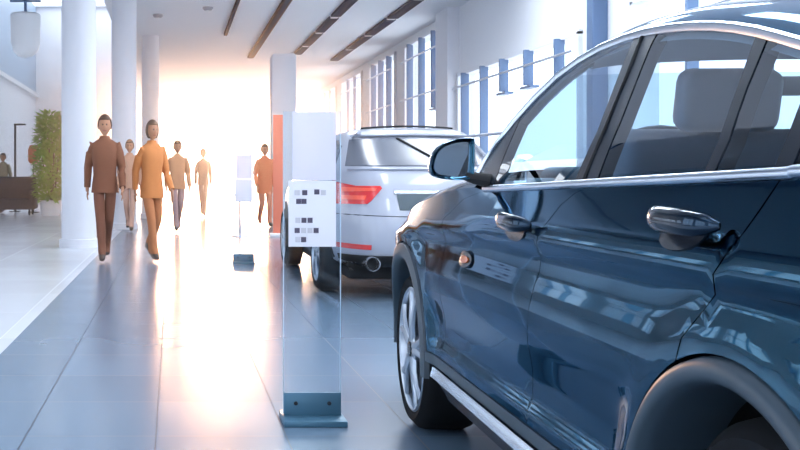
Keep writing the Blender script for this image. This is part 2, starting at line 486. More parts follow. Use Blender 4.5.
G = .0025
seamB = [(.814, 1.009), (.893, .984), (.948, .954), (.976, .912), (.998, .856), (1.05, .75), (1.095, .6), (1.115, .489), (1.115, .385)]
seamC = [(.029, 1.028), (.05, .97), (.075, .9), (.117, .829), (.163, .785), (.205, .745), (.225, .700)]
seamF = [(1.70, .985), (1.92, .95), (2.04, .88), (2.07, .75), (2.09, .6), (2.10, .45), (2.10, .385)]
def off(l, d): return [(a+d, z) for a, z in l]
def arc(ax, r, a0, a1, n=24): return [(ax+r*math.cos(math.radians(a0+(a1-a0)*i/n)), AX_Z+r*math.sin(math.radians(a0+(a1-a0)*i/n))) for i in range(n+1)]
ZS = .385
BT = .008    # below the belt strip
# front door
fd = off(seamB, G)+off(seamF[::-1], -G)
fd[0] = (.814+G, zb(.814)-BT); fd[-1] = (1.70, zb(1.7)-BT)
front_door = panel('front_door', fd, M['paint'])
# rear door
aC = math.degrees(math.atan2(.700-AX_Z, .225-AX_R))
rd = off(seamB[::-1], -G)
rd[-1] = (.814-G, zb(.814)-BT)
e = arc(AX_R, RF+.004, 10.1, aC, 26)
rd = [(AX_R+.4225+.006, ZS)] + [p for p in rd] + [(.029+G, zb(.03)-BT)] + off(seamC[1:-1], G) + [(p[0]+G*.5, p[1]) for p in e[::-1]]
rear_door = panel('rear_door', rd, M['paint'])
# rear quarter
rq = [(.029-G, zb(.03)-BT)] + off(seamC[1:-1], -G) + arc(AX_R, RF+.004, aC+.6, 178, 30) + [(-.36, .3), (-.92, .33), (-.95, .6), (-.9, 1.0), (-.6, 1.05)]
rear_quarter = panel('rear_quarter', rq, M['paint'], .035)
# front fender with the bumper corner
ff = off(seamF, G)
ff[0] = (1.705, zb(1.7)-BT)
top = [(s, interp(ZT, s)) for s in [3.62, 3.5, 3.35, 3.2, 3.05, 2.9, 2.75, 2.6, 2.45, 2.3, 2.15, 2.0, 1.85]]
clad_top = [(2.10, .40), (2.14, .45), (2.22, .50), (2.31, .52)]
a0 = math.degrees(math.atan2(.53-AX_Z, 2.32-AX_F))
ff = ff + arc(AX_F, RFF+.004, 170.4, 2, 40) + [(3.25, .26), (3.6, .28), (3.62, .45)] + top
front_fender = panel('front_fender', ff, M['paint'])
# lower cladding, bright strip and rocker
cl = [(AX_R+.42, .345), (AX_R+.425, ZS-.003), (2.282, ZS-.003), (2.282, .345)]
cladding = panel('sill_cladding', cl, M['cladding'], .03, .004)
st = [(AX_R+.435, .303), (AX_R+.43, .336), (2.20, .337), (2.19, .305)]
strip = patch('sill_strip', st, lambda a, z: side(a, z, .006+.024*max(0, 1-(z-.303)/.034)**.8), M['chrome'], car, .017, .02, (1, 0, 0))
rk = [(AX_R+.45, .215), (AX_R+.43, .30), (2.24, .30), (2.2, .215)]
rocker = panel('rocker', rk, M['gloss_black'], .03, .0, .04)
for o in (front_door, rear_door, rear_quarter, front_fender, cladding, strip, rocker): both(o)
# wheel arch flares: swept lip profile
def flare(ax, a0, a1, RF):
    b = MB(); prof = [(RA-.0, .14), (RA, .02), (RA+.006, -.006), (RA+.015, -.012), (RA+.03, -.012), (RF-.006, -.006), (RF, .012)]
    prev = None
    for i in range(49):
        a = math.radians(a0+(a1-a0)*i/48); k = []
        for r, dt in prof:
            s, z = ax+r*math.cos(a), AX_Z+r*math.sin(a)
            sR, zR = ax+max(r, RA+.01)*math.cos(a), AX_Z+max(r, RA+.01)*math.sin(a)
            k.append(loc(s, T(sR, max(zR, .34))+dt, z))
        k = b.ring(k)
        if prev: b.bridge(prev, k, False)
        prev = k
    return b.build('wheel_arch', M['cladding'], car, angle=60)
both(flare(AX_R, 2, 184, RF)); both(flare(AX_F, -4, 184, RFF))
# wheel-well liners
for ax in (AX_R, AX_F):
    b = MB(); prev = None
    for i in range(25):
        a = math.radians(-12+204*i/24)
        k = b.ring([loc(ax+(RA+.012)*math.cos(a), t, AX_Z+(RA+.012)*math.sin(a)) for t in (.10, .50)])
        if prev: b.bridge(prev, k, False)
        prev = k
    both(b.build('wheel_liner', M['dark'], car))

# belt strip
b = MB()
b.tube([side(s, zb(s)-.002, .006) for s in [1.70-1.70*i/28 for i in range(29)]], .0085, 8, flat=(.6, 1.15))
belt = both(b.build('belt_strip', M['chrome'], car))
b = MB(); b.tube([side(-.0-.03*i, zb(0)+.0+i*.001, .006) for i in range(16)], .0085, 8, flat=(.6, 1.15)); both(b.build('belt_strip', M['chrome'], car))
# window line
ARC = [(1.86, 1.035), (1.838, 1.066), (1.775, 1.135), (1.70, 1.198), (1.59, 1.262), (1.46, 1.317), (1.33, 1.348), (1.2, 1.366), (1.05, 1.372), (.91, 1.368), (.78, 1.358), (.65, 1.344), (.53, 1.327), (.43, 1.309), (.33, 1.288), (.24, 1.266), (.15, 1.243), (.05, 1.213), (-.08, 1.17), (-.22, 1.12), (-.36, 1.06), (-.40, 1.04)]
def arcz(s):
    P = sorted(ARC); return interp(P, s)
b = MB(); b.tube([side(s, z, .004) for s, z in ARC], .012, 8, flat=(.55, 1.0)); both(b.build('window_trim', M['chrome'], car))
def glass(name, poly, m): return both(panel(name, poly, m, .04, 0, 0))
def sub(a0, a1, n=14): return [(a0+(a1-a0)*i/n, arcz(a0+(a1-a0)*i/n)-.006) for i in range(n+1)]
glass('front_window', [(1.62, zb(1.62)+.004), (.925, zb(.93)+.004), (.915, 1.13), (.975, 1.33)] + sub(.985, 1.60, 16) + [(1.655, 1.215)], M['carglass'])
glass('rear_window', [(.785, zb(.79)+.004), (.288, zb(.29)+.004), (.281, 1.088), (.305, 1.18), (.335, arcz(.335)-.006)] + sub(.36, .84) + [(.845, 1.33), (.798, 1.15)], M['carglass'])
glass('quarter_window', [(.250, zb(.25)+.004), (.06, zb(.06)+.004), (.06, 1.1), (.075, 1.2)] + sub(.085, .285, 8) + [(.27, 1.18), (.245, 1.088)], M['carglass'])
glass('rear_quarter_window', [(.01, zb(.01)+.004), (-.37, zb(-.37)+.002)] + sub(-.36, .01, 10), M['tintglass'])
def pillar(poly, d=.002): return both(panel('pillar_trim', poly, M['gloss_black'], .03, d, .03))
pillar([(.925, zb(.92)+.002), (.915, 1.13), (.975, 1.33), (.985, arcz(.985)-.004), (.845, arcz(.845)-.004), (.845, 1.33), (.798, 1.15), (.785, zb(.79)+.002)])
pillar([(.288, zb(.29)+.002), (.281, 1.088), (.305, 1.18), (.335, arcz(.335)-.004), (.285, arcz(.285)-.004), (.27, 1.18), (.245, 1.088), (.25, zb(.25)+.002)])
pillar([(.06, zb(.06)+.002), (.06, 1.1), (.075, 1.2), (.085, arcz(.08)-.004), (.01, arcz(.01)-.004), (.01, zb(.01)+.002)])
pillar([(1.85, 1.045), (1.70, zb(1.7)+.006), (1.62, zb(1.62)+.003), (1.655, 1.215), (1.70, 1.19), (1.775, 1.128)], .001)   # mirror triangle
# B-pillar seam between the two black panels
b = MB(); b.tube([side(s, z, .0035) for s, z in ((.865, zb(.87)+.002), (.868, 1.13), (.905, 1.30), (.93, 1.36))], .004, 6); both(b.build('pillar_seal', M['dark'], car))
# roof: rises quickly from the window line, then crowns
RISE = [(-.45, .03), (0, .035), (.3, .035), (.6, .04), (.85, .045), (1.1, .045), (1.3, .035), (1.5, .015)]
def roofpt(s, q):
    te = T(s, arcz(s)); t = te+(HW-te)*q
    d = t-te
    bow = .10*sm(.9, 1.5, s)*(1-(1-q)**2)
    return loc(s+bow, t, arcz(s)+.008+interp(RISE, s)*(1-math.exp(-d/.055))+.035*(1-(1-q)**2))
def roof_mesh(name, m, s0, s1, dz, two=True):
    b = MB(); prev = None; QS = [0, .02, .04, .07, .1, .14, .2, .28, .38, .5, .62, .75, .88, 1]
    for i in range(41):
        s = s0+(s1-s0)*i/40
        L = [roofpt(s, q)+Vector((0, 0, dz)) for q in QS]
        R = [Vector((-p.x, p.y, p.z)) for p in L[::-1][1:]]
        k = b.ring(L+R)
        if prev: b.bridge(prev, k, False)
        prev = k
    return b.build(name, m, car)
roof_mesh('roof', M['paint'], 1.47, -.34, 0)
roof_mesh('headliner', M['headliner'], 1.40, -.25, -.035)
# A-pillars behind the trim
b = MB(); b.tube([side(s, z-.004, -.022) for s, z in ARC[:7]], .02, 8); both(b.build('windscreen_pillar', M['paint'], car))
# windscreen and rear screen
def lens_loft(name, m, pts, bow, zup, n=9, wcut=0.):
    b = MB(); prev = None
    for s, z in pts:
        te = T(s, z)+.015; L = []
        for i in range(n+1):
            q = i/n; u = 1-(1-q)**2
            L.append(loc(s+bow*u, te+(HW-te)*q, z+zup*u))
        k = b.ring(L+[Vector((-p.x, p.y, p.z)) for p in L[::-1][1:]])
        if prev: b.bridge(prev, k, False)
        prev = k
    return b.build(name, m, car)
lens_loft('windscreen', M['carglass'], ARC[1:6], .20, .03)
lens_loft('rear_screen', M['tintglass'], [(-.34, 1.075+.02), (-.55, 1.03), (-.78, .99)], -.12, .10)
# bonnet
def bonnet():
    b = MB(); prev = None
    for i in range(25):
        s = 1.85+(3.62-1.85)*i/24; zt = interp(ZT, s); te = T(s, zt); L = []
        for q in [0, .015, .03, .05, .08, .12, .2, .3, .45, .6, .8, 1]:
            t = te+(HW-te)*q; d = t-te
            L.append(loc(s+.16*(1-(1-q)**2)*sm(2.4, 3.6, s), t, zt+.045*(1-math.exp(-d/.05))+.03*(1-(1-q)**2)))
        k = b.ring(L+[Vector((-p.x, p.y, p.z)) for p in L[::-1][1:]])
        if prev: b.bridge(prev, k, False)
        prev = k
    return b.build('bonnet', M['paint'], car)
bonnet()
b = MB(); prev = None
for i in range(8):
    s_ = 1.60+.28*i/7; zt = zb(s_)-.006 if s_ < 1.72 else interp(ZT, s_); te = T(s_, zt)
    k = b.ring([loc(s_, te+d_, zt+.02*(1-math.exp(-d_/.05))) for d_ in (.002, .02, .05, .09, .14)])
    if prev: b.bridge(prev, k, False)
    prev = k
both(b.build('cowl', M['paint'], car))
def endcap(name, s, zs, bow, m):
    b = MB(); prev = None
    for z in zs:
        te = T(s, z); L = [loc(s+bow*(1-(1-q)**2), te+(HW-te)*q, z) for q in [i/8 for i in range(9)]]
        k = b.ring(L+[Vector((-p.x, p.y, p.z)) for p in L[::-1][1:]])
        if prev: b.bridge(prev, k, False)
        prev = k
    return b.build(name, m, car)
endcap('front_bumper', 3.61, [.24, .3, .36, .42, .48, .54, .58, .61], .16, M['paint'])
endcap('rear_bumper', -.93, [.24, .34, .44, .54, .6], -.13, M['cladding'])
endcap('tailgate', -.93, [.6, .7, .8, .9, 1.0], -.13, M['paint'])
# solid dark core below the belt
b = MB()
b.box((0, 1.42-S0, .56), (1.62, 1.7, .62)); b.box((0, 1.3-S0, .55), (.8, 4.4, .55)); b.box((0, 3.25-S0, .45), (1.1, .5, .3)); b.box((0, -.6-S0, .62), (1.3, .5, .5))
b.build('floor_pan', M['interior'], car, smooth=False)
# inner door tops / dashboard / seats / steering wheel
b = MB(); b.tube([loc(1.6-1.7*i/12, .145, zb(1.6-1.7*i/12)-.045) for i in range(13)], .04, 8, flat=(1, 1)); both(b.build('door_sill_pad', M['interior'], car))
b = MB(); b.box((0, 1.82-S0, .95), (1.5, .42, .14), bev=.05, seg=4); b.box((-.45, 1.72-S0, 1.02), (.42, .2, .07), bev=.03, seg=3); b.build('dashboard', mat('dash_teal', (.03, .075, .10), .45), car)
def car_seat(name, s, t, w, wide=False):
    b = MB(); rot = Matrix.Rotation(math.radians(14), 3, 'X')
    b.box((t-HW, s-S0, .90), (w, .13, .50), rot, .05, 4); b.build(name, M['seat'], car)
    for dt in ((0,) if not wide else (-.42, 0, .42)):
        h = MB(); h.box((t+dt-HW, s-.11-S0, 1.215), (.25, .085, .16), rot, .035, 4)
        for q in (-.06, .06): h.tube([(t+dt-HW+q, s-.07-S0, 1.08), (t+dt-HW+q, s-.095-S0, 1.17)], .007, 6)
        h.build('headrest', M['seat'], car)
for t in (.50, 1.36): car_seat('front_seat', 1.16, t, .50)
car_seat('rear_seat', .10, HW, 1.36, True)
b = MB(); rot = Matrix.Rotation(math.radians(-62), 3, 'X'); pts = [rot @ Vector((.18*math.cos(2*PI*i/28), .18*math.sin(2*PI*i/28), 0)) + Vector((.50-HW, 1.52-S0, 1.0)) for i in range(29)]
b.tube(pts, .014, 8, False)
for a in (0, 120, 240): b.tube([Vector((.50-HW, 1.52-S0, 1.0)), rot @ Vector((.18*math.cos(math.radians(a+90)), .18*math.sin(math.radians(a+90)), 0)) + Vector((.50-HW, 1.52-S0, 1.0))], .016, 8)
b.ball((.50-HW, 1.52-S0, 1.0), (.05, .04, .05)); b.build('steering_wheel', M['interior'], car)
b = MB(); b.box((0, 1.62-S0, 1.30), (.2, .03, .06), bev=.012); b.build('rear_view_mirror', M['interior'], car)

# door handles
def handle(s, z):
    def hp(u):  # u -1..1 along the grip
        return side(s+u*.122, z+.004*u, .012+.030*(1-u**4))
    r = MB(); n = 17
    us = [-1+2*i/(n-1) for i in range(n)]
    r.tube([hp(u) for u in us], [.024*(max(.0, 1-abs(u)**3.2)**.5*.72+.28) for u in us], 14, flat=(.62, 1.0))
    h = both_h(r.build('door_handle', M['handle'], car))
    pts = [(s+.012+.085*math.cos(2*PI*i/28), z-.022+.030*math.sin(2*PI*i/28)) for i in range(28)]
    c = patch('handle_cup', pts, lambda a, q: side(a, q, .003), M['gloss_black'], car, .02, .004, (1, 0, 0))
    return h, c
def both_h(o): return o
for s, z in ((1.165, .905), (.245, .945)):
    h, c = handle(s, z); both(h); both(c)
# added lens and bezel imitating an orange reflection in the paint
pts = [(1.745+.075*math.cos(2*PI*i/24), .762+.026*math.sin(2*PI*i/24)) for i in range(24)]
o = patch('reflection_bezel', pts, lambda a, z: side(a, z, .004+.006*max(0, 1-((a-1.745)/.08)**2)), M['gloss_black'], car, .015, .008, (1, 0, 0))
pts = [(1.735+.042*math.cos(2*PI*i/20), .762+.012*math.sin(2*PI*i/20)) for i in range(20)]
k = patch('reflection_lens', pts, lambda a, z: side(a, z, .012), M['amber'], o, .012, .006, (1, 0, 0)); k['label'] = 'small amber lens imitating an orange reflection'
both(o)

# wing mirrors
def wing_mirror():
    arm = MB(); arm.tube([side(1.70, 1.008, -.02), side(1.74, 1.018, .03), side(1.79, 1.035, .075)], [.032, .024, .022], 10, flat=(1.1, .8))
    # housing: rounded shell, glass towards the rear
    ctr = Vector((T(1.72, 1.06)-HW-.125, 1.735-S0, 1.075))
    outl = []  # (x, z): inner straight edge, rounded outer corner
    for x, z in [(.068, -.050), (.072, .0), (.072, .062), (.063, .073), (.035, .073), (.0, .066), (-.035, .052), (-.060, .026), (-.073, -.012), (-.073, -.034), (-.060, -.050), (-.03, -.058), (.02, -.062), (.055, -.060)]:
        outl.append(Vector((x, z)))
    # smooth outline
    sm_o = []
    n = len(outl)
    for i in range(n):
        p0, p1, p2, p3 = outl[i-1], outl[i], outl[(i+1) % n], outl[(i+2) % n]
        for j in range(3):
            t = j/3; sm_o.append(.5*((2*p1)+(-p0+p2)*t+(2*p0-5*p1+4*p2-p3)*t*t+(-p0+3*p1-3*p2+p3)*t**3))
    h = MB(); prev = None
    for y, sc in ((.012, .78), (-.002, .81), (-.014, .90), (-.016, .97), (-.008, 1.0), (.02, 1.0), (.05, .95), (.075, .82), (.092, .6), (.10, .3)):
        k = h.ring([ctr+Vector((p.x*sc, y+.012*p.x/.07, p.y*sc)) for p in sm_o])
        if prev: h.bridge(prev, k)
        prev = k
    h.cap(prev)
    o = h.build('wing_mirror', M['paint'], car)
    arm.build('mirror_arm', M['dark'], o)
    g = MB(); k = g.ring([ctr+Vector((p.x*.80, .002+.012*p.x/.07+.0*p.y, p.y*.80)) for p in sm_o]); g.cap(k)
    k2 = g.ring([ctr+Vector((p.x*.80, .008+.012*p.x/.07, p.y*.80)) for p in sm_o]); g.bridge(k, k2)
    g.build('mirror_glass', M['mirrorglass'], o)
    return o
both(wing_mirror())

# wheels
def wheel_parts(parent, R, rim, w, sp=5):
    """Wheel about the x axis, outer face towards -x."""
    b = MB(); h = w/2
    b.lathe([(rim, -h+.012), (rim+.012, -h), (rim+(R-rim)*.5, -h-.006), (R-.025, -h+.004), (R-.006, -h+.022), (R, -h+.045), (R, h-.045), (R-.01, h-.02), (rim+.01, h), (rim, h-.01)], 64, 'x')
    b.build('tyre', M['rubber'], parent)
    b = MB()
    b.lathe([(rim+.004, -h+.004), (rim-.004, -h-.002), (rim-.014, -h+.003), (rim-.022, -h+.03), (rim-.03, h-.02), (rim, h)], 64, 'x')
    for k in range(sp):
        a = 2*PI*k/sp+PI/2+.15
        def pt(r, da, x): return Vector((x, r*math.cos(a+da), r*math.sin(a+da)))
        for sg in (-1, 1):
            b.tube([pt(.045, sg*.22, -h+.012), pt(rim*.45, sg*.10, -h+.006), pt(rim*.72, sg*.15, -h+.008), pt(rim-.012, sg*.25, -h+.012)], [.024, .020, .017, .019], 8, flat=(.95, .8), up=(1, 0, 0))
    b.lathe([(.068, -h+.04), (.066, -h+.006), (.05, -h-.002), (.0001, -h-.003)], 32, 'x')
    b.build('rim', M['alloy'], parent)
    b = MB(); b.lathe([(rim-.03, -h+.075), (.0001, -h+.075)], 48, 'x'); b.build('brake_disc', M['alloy_dark'], parent)
    b = MB(); b.lathe([(.032, -h-.003), (.03, -h-.008), (.0001, -h-.009)], 24, 'x'); b.build('hub_cap', M['gloss_black'], parent)
def place_wheel(root, x, y, z, R, rim, w, flip, proto=None):
    n = node('wheel', root, (x, y, z))
    if flip: n.rotation_euler = (0, 0, PI)
    if proto:
        for c in proto.children:
            q = c.copy(); C.objects.link(q); q.parent = n
    else: wheel_parts(n, R, rim, w)
    return n
w0 = place_wheel(car, .035+.12-HW, AX_F-S0, .318, .32, .25, .235, False)
for x, y, fl in ((.06+.12-HW, AX_R-S0, False), (HW-.155, AX_F-S0, True), (HW-.155, AX_R-S0, True)):
    place_wheel(car, x, y, .318, 0, 0, 0, fl, w0)

# ------------------------------------------------------------------ white car ahead
M['white_paint'] = mat('white_car_paint', (.34, .36, .43), .3, 0, .5, .6)
M['red_lens'] = mat('red_lens', (.62, .02, .02), .12, 0, .5, 1.)
M['red_light'] = mat('red_lens_bright', (.85, .10, .05), .15, 0, .5, 1.)
M['recess'] = mat('plate_recess_grey', (.045, .07, .09), .5)
M['screen'] = mat('dark_screen_glass', (.10, .11, .14), .22, 0, .4, 0)
M['steel_pipe'] = mat('steel_pipe', (.6, .62, .66), .25, 1.)
wc = thing('hatchback', 'white car parked nose away, red tail lamps facing the camera', 'car', (2.135, 8.6, 0), 0)
SL = [(.24, .16, 4.45, .70), (.30, .05, 4.58, .775), (.42, .005, 4.66, .805), (.55, .0, 4.67, .815), (.66, .005, 4.66, .82), (.78, .03, 4.62, .82), (.88, .06, 4.54, .812), (.96, .085, 4.30, .80), (1.02, .11, 3.80, .785), (1.07, .14, 3.25, .76), (1.12, .19, 3.05, .735), (1.20, .34, 2.85, .69), (1.30, .54, 2.60, .64), (1.39, .72, 2.32, .595), (1.44, .84, 2.1, .55), (1.475, 1.0, 1.9, .46), (1.49, 1.2, 1.7, .25)]
def wbody():
    b = MB(); prev = None; n = 72
    for z, y0, y1, w in SL:
        a = (y1-y0)/2; c = (y0+y1)/2; ex = 2/5.5; k = []
        for i in range(n):
            th = 2*PI*i/n; ct, st = math.cos(th), math.sin(th)
            x = w*math.copysign(abs(st)**ex, st); y = c+a*math.copysign(abs(ct)**ex, ct)
            x *= 1-.10*sm(.55, 1., (abs(y-c)/a))**2*(1 if y > c else .75)
            k.append((x, y, z))
        k = b.ring(k)
        if prev: b.bridge(prev, k)
        else: b.cap(k, True)
        prev = k
    b.cap(prev)
    return b.build('body', M['white_paint'], wc, angle=60)
wb = wbody()
sub_ = wb.modifiers.new('smooth', 'SUBSURF'); sub_.levels = sub_.render_levels = 1
dg = bpy.context.evaluated_depsgraph_get(); ev = wb.evaluated_get(dg); me = ev.to_mesh()
tree = BVHTree.FromPolygons([v.co.copy() for v in me.vertices], [tuple(p.vertices) for p in me.polygons]); ev.to_mesh_clear()
def rear(x, z, d=.006):
    h = tree.ray_cast(Vector((x, -2, z)), Vector((0, 1, 0)))
    return (h[0] if h[0] else Vector((x, .1, z)))+Vector((0, -d, 0))
def flank(y, z, d=.006):
    h = tree.ray_cast(Vector((-3, y, z)), Vector((1, 0, 0)))
    return (h[0] if h[0] else Vector((-.8, y, z)))+Vector((-d, 0, 0))
def rpatch(name, poly, m, d=.006, step=.03, th=.01, parent=None): return patch(name, poly, lambda a, q: rear(a, q, d), m, parent or wc, step, th, (0, 1, 0), eps=.01)
def fpatch(name, poly, m, d=.005, step=.05, th=.01): 
    o = patch(name, poly, lambda a, q: flank(a, q, d), m, wc, step, th, (1, 0, 0), eps=.01); return mirror_copy(o) and o
# rear screen, lamps, plate recess, reflectors, exhausts
rpatch('rear_screen', [(-.655, 1.125), (.655, 1.125), (.555, 1.365), (.3, 1.38), (-.3, 1.38), (-.555, 1.365)], M['screen'], .014, .05)
b = MB(); b.tube([rear(.14-.30*i/10, 1.135+.235*(i/10), .02) for i in range(11)], .012, 6); b.ball(rear(.14, 1.13, .02), (.03, .02, .02)); b.build('reflection_wiper', M['dark'], wc)  # wiper stands in for a dark reflection streak in the screen
b = MB()
b.tube([rear(-.60+1.2*i/16, 1.405-.012*abs(i-8)/8, .04) for i in range(17)], .02, 8, flat=(1, .7)); b.build('roof_spoiler', M['white_paint'], wc)
b = MB(); b.tube([(-.42+.84*i/12, 1.0, 1.492-.02*(abs(i-6)/6)**2) for i in range(13)], .010, 6); b.build('roof_edge_seal', M['dark'], wc)
b = MB(); b.tube([rear(-.64+1.28*i/16, 1.095, .014) for i in range(17)], .013, 6); b.build('tailgate_lip', M['white_paint'], wc)
for sg in (-1, 1):
    def P(l): return [(sg*-x, z) for x, z in l][::sg]
    t = rpatch('tail_lamp', P([(.79, 1.00), (.72, .985), (.60, .955), (.42, .955), (.405, .935), (.50, .83), (.53, .805), (.78, .80), (.80, .90)]), M['red_lens'], .012, .025)
    rpatch('lamp_band', P([(.70, .945), (.45, .935), (.46, .915), (.70, .905)]), M['red_light'], .018, .02, .006, t)
    rpatch('lamp_band', P([(.70, .875), (.53, .875), (.545, .84), (.70, .84)]), M['red_light'], .018, .02, .006, t)
    rpatch('reflector', P([(.78, .475), (.50, .465), (.50, .425), (.78, .43)]), M['red_lens'], .008, .03)
    b = MB(); x = -.50*sg
    b.lathe([(.0001, .08), (.043, .08), (.05, -.02), (.058, -.03), (.06, .0), (.055, .2)], 28, 'z')
    o = b.build('exhaust_pipe', M['steel_pipe'], wc, loc=(x, -.005, .315)); o.rotation_euler = (-PI/2, 0, 0)
    b = MB(); b.lathe([(.0001, .0), (.042, .0)], 20, 'z'); q = b.build('exhaust_bore', M['dark'], o, loc=(0, 0, .03))
rec = rpatch('plate_recess', [(-.29, .885), (.29, .885), (.27, .755), (-.27, .755)], M['recess'], .009, .03)
rpatch('plate_trim', [(-.31, .915), (.31, .915), (.31, .893), (-.31, .893)], M['chrome'], .016, .03)
rpatch('lower_valance', [(-.72, .375), (.72, .375), (.68, .255), (-.68, .255)], M['dark'], .016, .04)
b = MB(); b.box((0, 2.3, .24), (1.3, 4.0, .16), bev=.03); b.build('underbody', M['dark'], wc)
# seams of the bumper and tailgate
for pts in ([(-.80+1.6*i/24, .72-.02*math.cos(PI*(i-12)/24)) for i in range(25)],):
    b = MB(); b.tube([rear(x, z, .0005) for x, z in pts], .004, 6); b.build('bumper_seam', M['alloy_dark'], wc)
# flanks
fpatch('side_window', [(.62, 1.12), (1.45, 1.12), (1.45, 1.36), (1.1, 1.37), (.85, 1.31)], M['screen'])
fpatch('side_window', [(1.52, 1.12), (2.75, 1.12), (2.35, 1.34), (1.52, 1.37)], M['screen'])
for yy in (1.48, 2.55):
    b = MB(); b.tube([flank(yy+.02*i/8, .36+.7*i/8, .0005) for i in range(9)], .004, 6); both(b.build('door_seam', M['alloy_dark'], wc))
for yy in (1.62, 2.68):
    b = MB(); b.tube([flank(yy+.16*i/6, .92, .012+.02*math.sin(PI*i/6)) for i in range(7)], .014, 8); both(b.build('door_handle', M['white_paint'], wc))
for ax in (.95, 3.72):
    fpatch('wheel_arch', [(ax+.40*math.cos(2*PI*i/40), max(.262, .35+.40*math.sin(2*PI*i/40))) for i in range(40) if .35+.40*math.sin(2*PI*i/40) > .15], M['dark'], .006)
wt = None
for x, y, fl in ((-.735, .95, False), (-.735, 3.72, False), (.735, .95, True), (.735, 3.72, True)):
    q = place_wheel(wc, x, y, .335, .335, .245, .21, fl, wt)
    wt = wt or q

# ------------------------------------------------------------------ glass information stands
M['stand_glass'] = glass_mat('stand_glass', (.90, .95, .985), 1.45, 0., .02)
M['edge_glass'] = frosted_mat('glass_edge', (.62, .74, .84), .25)
M['frost'] = frosted_mat('frosted_panel', (.80, .79, .88), .12)
M['paper'] = frosted_mat('white_print', (.88, .88, .93), .06)
M['ink'] = mat('ink_grey', (.07, .06, .10), .6)
M['ink_pale'] = mat('ink_pale', (.55, .54, .60), .6)
M['base_steel'] = mat('stand_base_steel', (.07, .17, .25), .4, .3)
def stand(x, y, lab, W=.24, H=1.30, print_=True):
    r = thing('information_stand', lab, 'display stand', (x, y, 0), group=None)
    b = MB(); b.box((0, -.02, .0125), (W+.02, .22, .025), bev=.004); b.build('base_plate', M['base_steel'], r)
    b = MB(); b.box((0, -.012, .07), (W, .012, .10), bev=.003)
    o = b.build('clamp_plate', M['base_steel'], r)
    for sx in (-.07, .07):
        s = MB(); s.lathe([(.0001, .004), (.008, .004), (.009, 0)], 14, 'z'); q = s.build('bolt', M['alloy_dark'], o, loc=(sx, -.018, .075)); q.rotation_euler = (PI/2, 0, 0)
    b = MB(); b.box((0, 0, (H+.03)/2), (W, .010, H-.03)); g = b.build('glass_panel', M['stand_glass'], r, smooth=False)
    b = MB()
    for sx in (-1, 1): b.box((sx*W/2, 0, (H+.03)/2), (.003, .011, H-.03))
    b.build('glass_edge', M['edge_glass'], g, smooth=False)
    wp = W*.76
    b = MB(); b.box((.008, -.008, (1.01+H)/2), (wp, .004, H-1.01-.003)); b.build('frosted_panel', M['frost'], r, smooth=False)
    b = MB(); b.box((.0, -.008, (.73+1.01)/2), (W*.83, .004, .277)); p = b.build('printed_sheet', M['paper'], r, smooth=False)
    if print_:
        # the small square marks of the sheet, in their rows: (pixel column, row, dark?)
        marks = [(73, 272, 0), (93, 272, 1), (125, 270, 1), (142, 272, 0), (77, 295, 1), (91, 295, 1), (75, 345, 0), (91, 345, 1), (107, 345, 1), (73, 372, 1), (90, 372, 0), (107, 372, 0), (123, 372, 1), (75, 396, 0), (90, 396, 1)]
        k = 1/2.65*4.42/1050
        for u, v, dk in marks:
            b = MB(); b.box(((u-113)*k, -.0105, 1.02-((v/2.65+90)-178)*4.42/1050), (.0215, .001, .0215)); b.build('printed_square', M['ink'] if dk else M['ink_pale'], p, smooth=False)
    return r
stand(.585, 4.42, 'tall glass information stand with white printed sheet standing nearest the dark SUV')
stand(.84, 12.5, 'small distant glass information stand on a grey foot, beyond the white car', .25, print_=False)

# ------------------------------------------------------------------ people
def skinmat(n, c): return mat(n, c, .6, 0, .3)
M['skin'] = skinmat('skin', (.46, .23, .14)); M['hair'] = mat('hair_dark', (.09, .045, .025), .6); M['shoe'] = mat('shoe_dark', (.06, .04, .035), .4)
M['eye'] = mat('eye_dark', (.02, .015, .015), .3); M['lip'] = mat('lip', (.36, .13, .10), .5)
def skinned(chains, lv=2):
    """chains: list of (points {name: (co, (rx, ry))}, edges, root). Returns one evaluated mesh."""
    me = bpy.data.meshes.new('tmp'); V = []; Ed = []; R = []; roots = []
    for pts, edges, root in chains:
        idx = {}
        for k, (c, r) in pts.items(): idx[k] = len(V); V.append(c); R.append(r)
        Ed += [(idx[a], idx[q]) for a, q in edges]; roots.append(idx[root])
    me.from_pydata(V, Ed, [])
    o = bpy.data.objects.new('tmp', me); C.objects.link(o)
    o.modifiers.new('s', 'SKIN').use_smooth_shade = True
    ss = o.modifiers.new('u', 'SUBSURF'); ss.levels = lv
    sv = me.skin_vertices[0].data
    for i, r in enumerate(R): sv[i].radius = r; sv[i].use_root = i in roots
    d = bpy.context.evaluated_depsgraph_get(); d.update()
    out = bpy.data.meshes.new_from_object(o.evaluated_get(d))
    bpy.data.objects.remove(o); return out
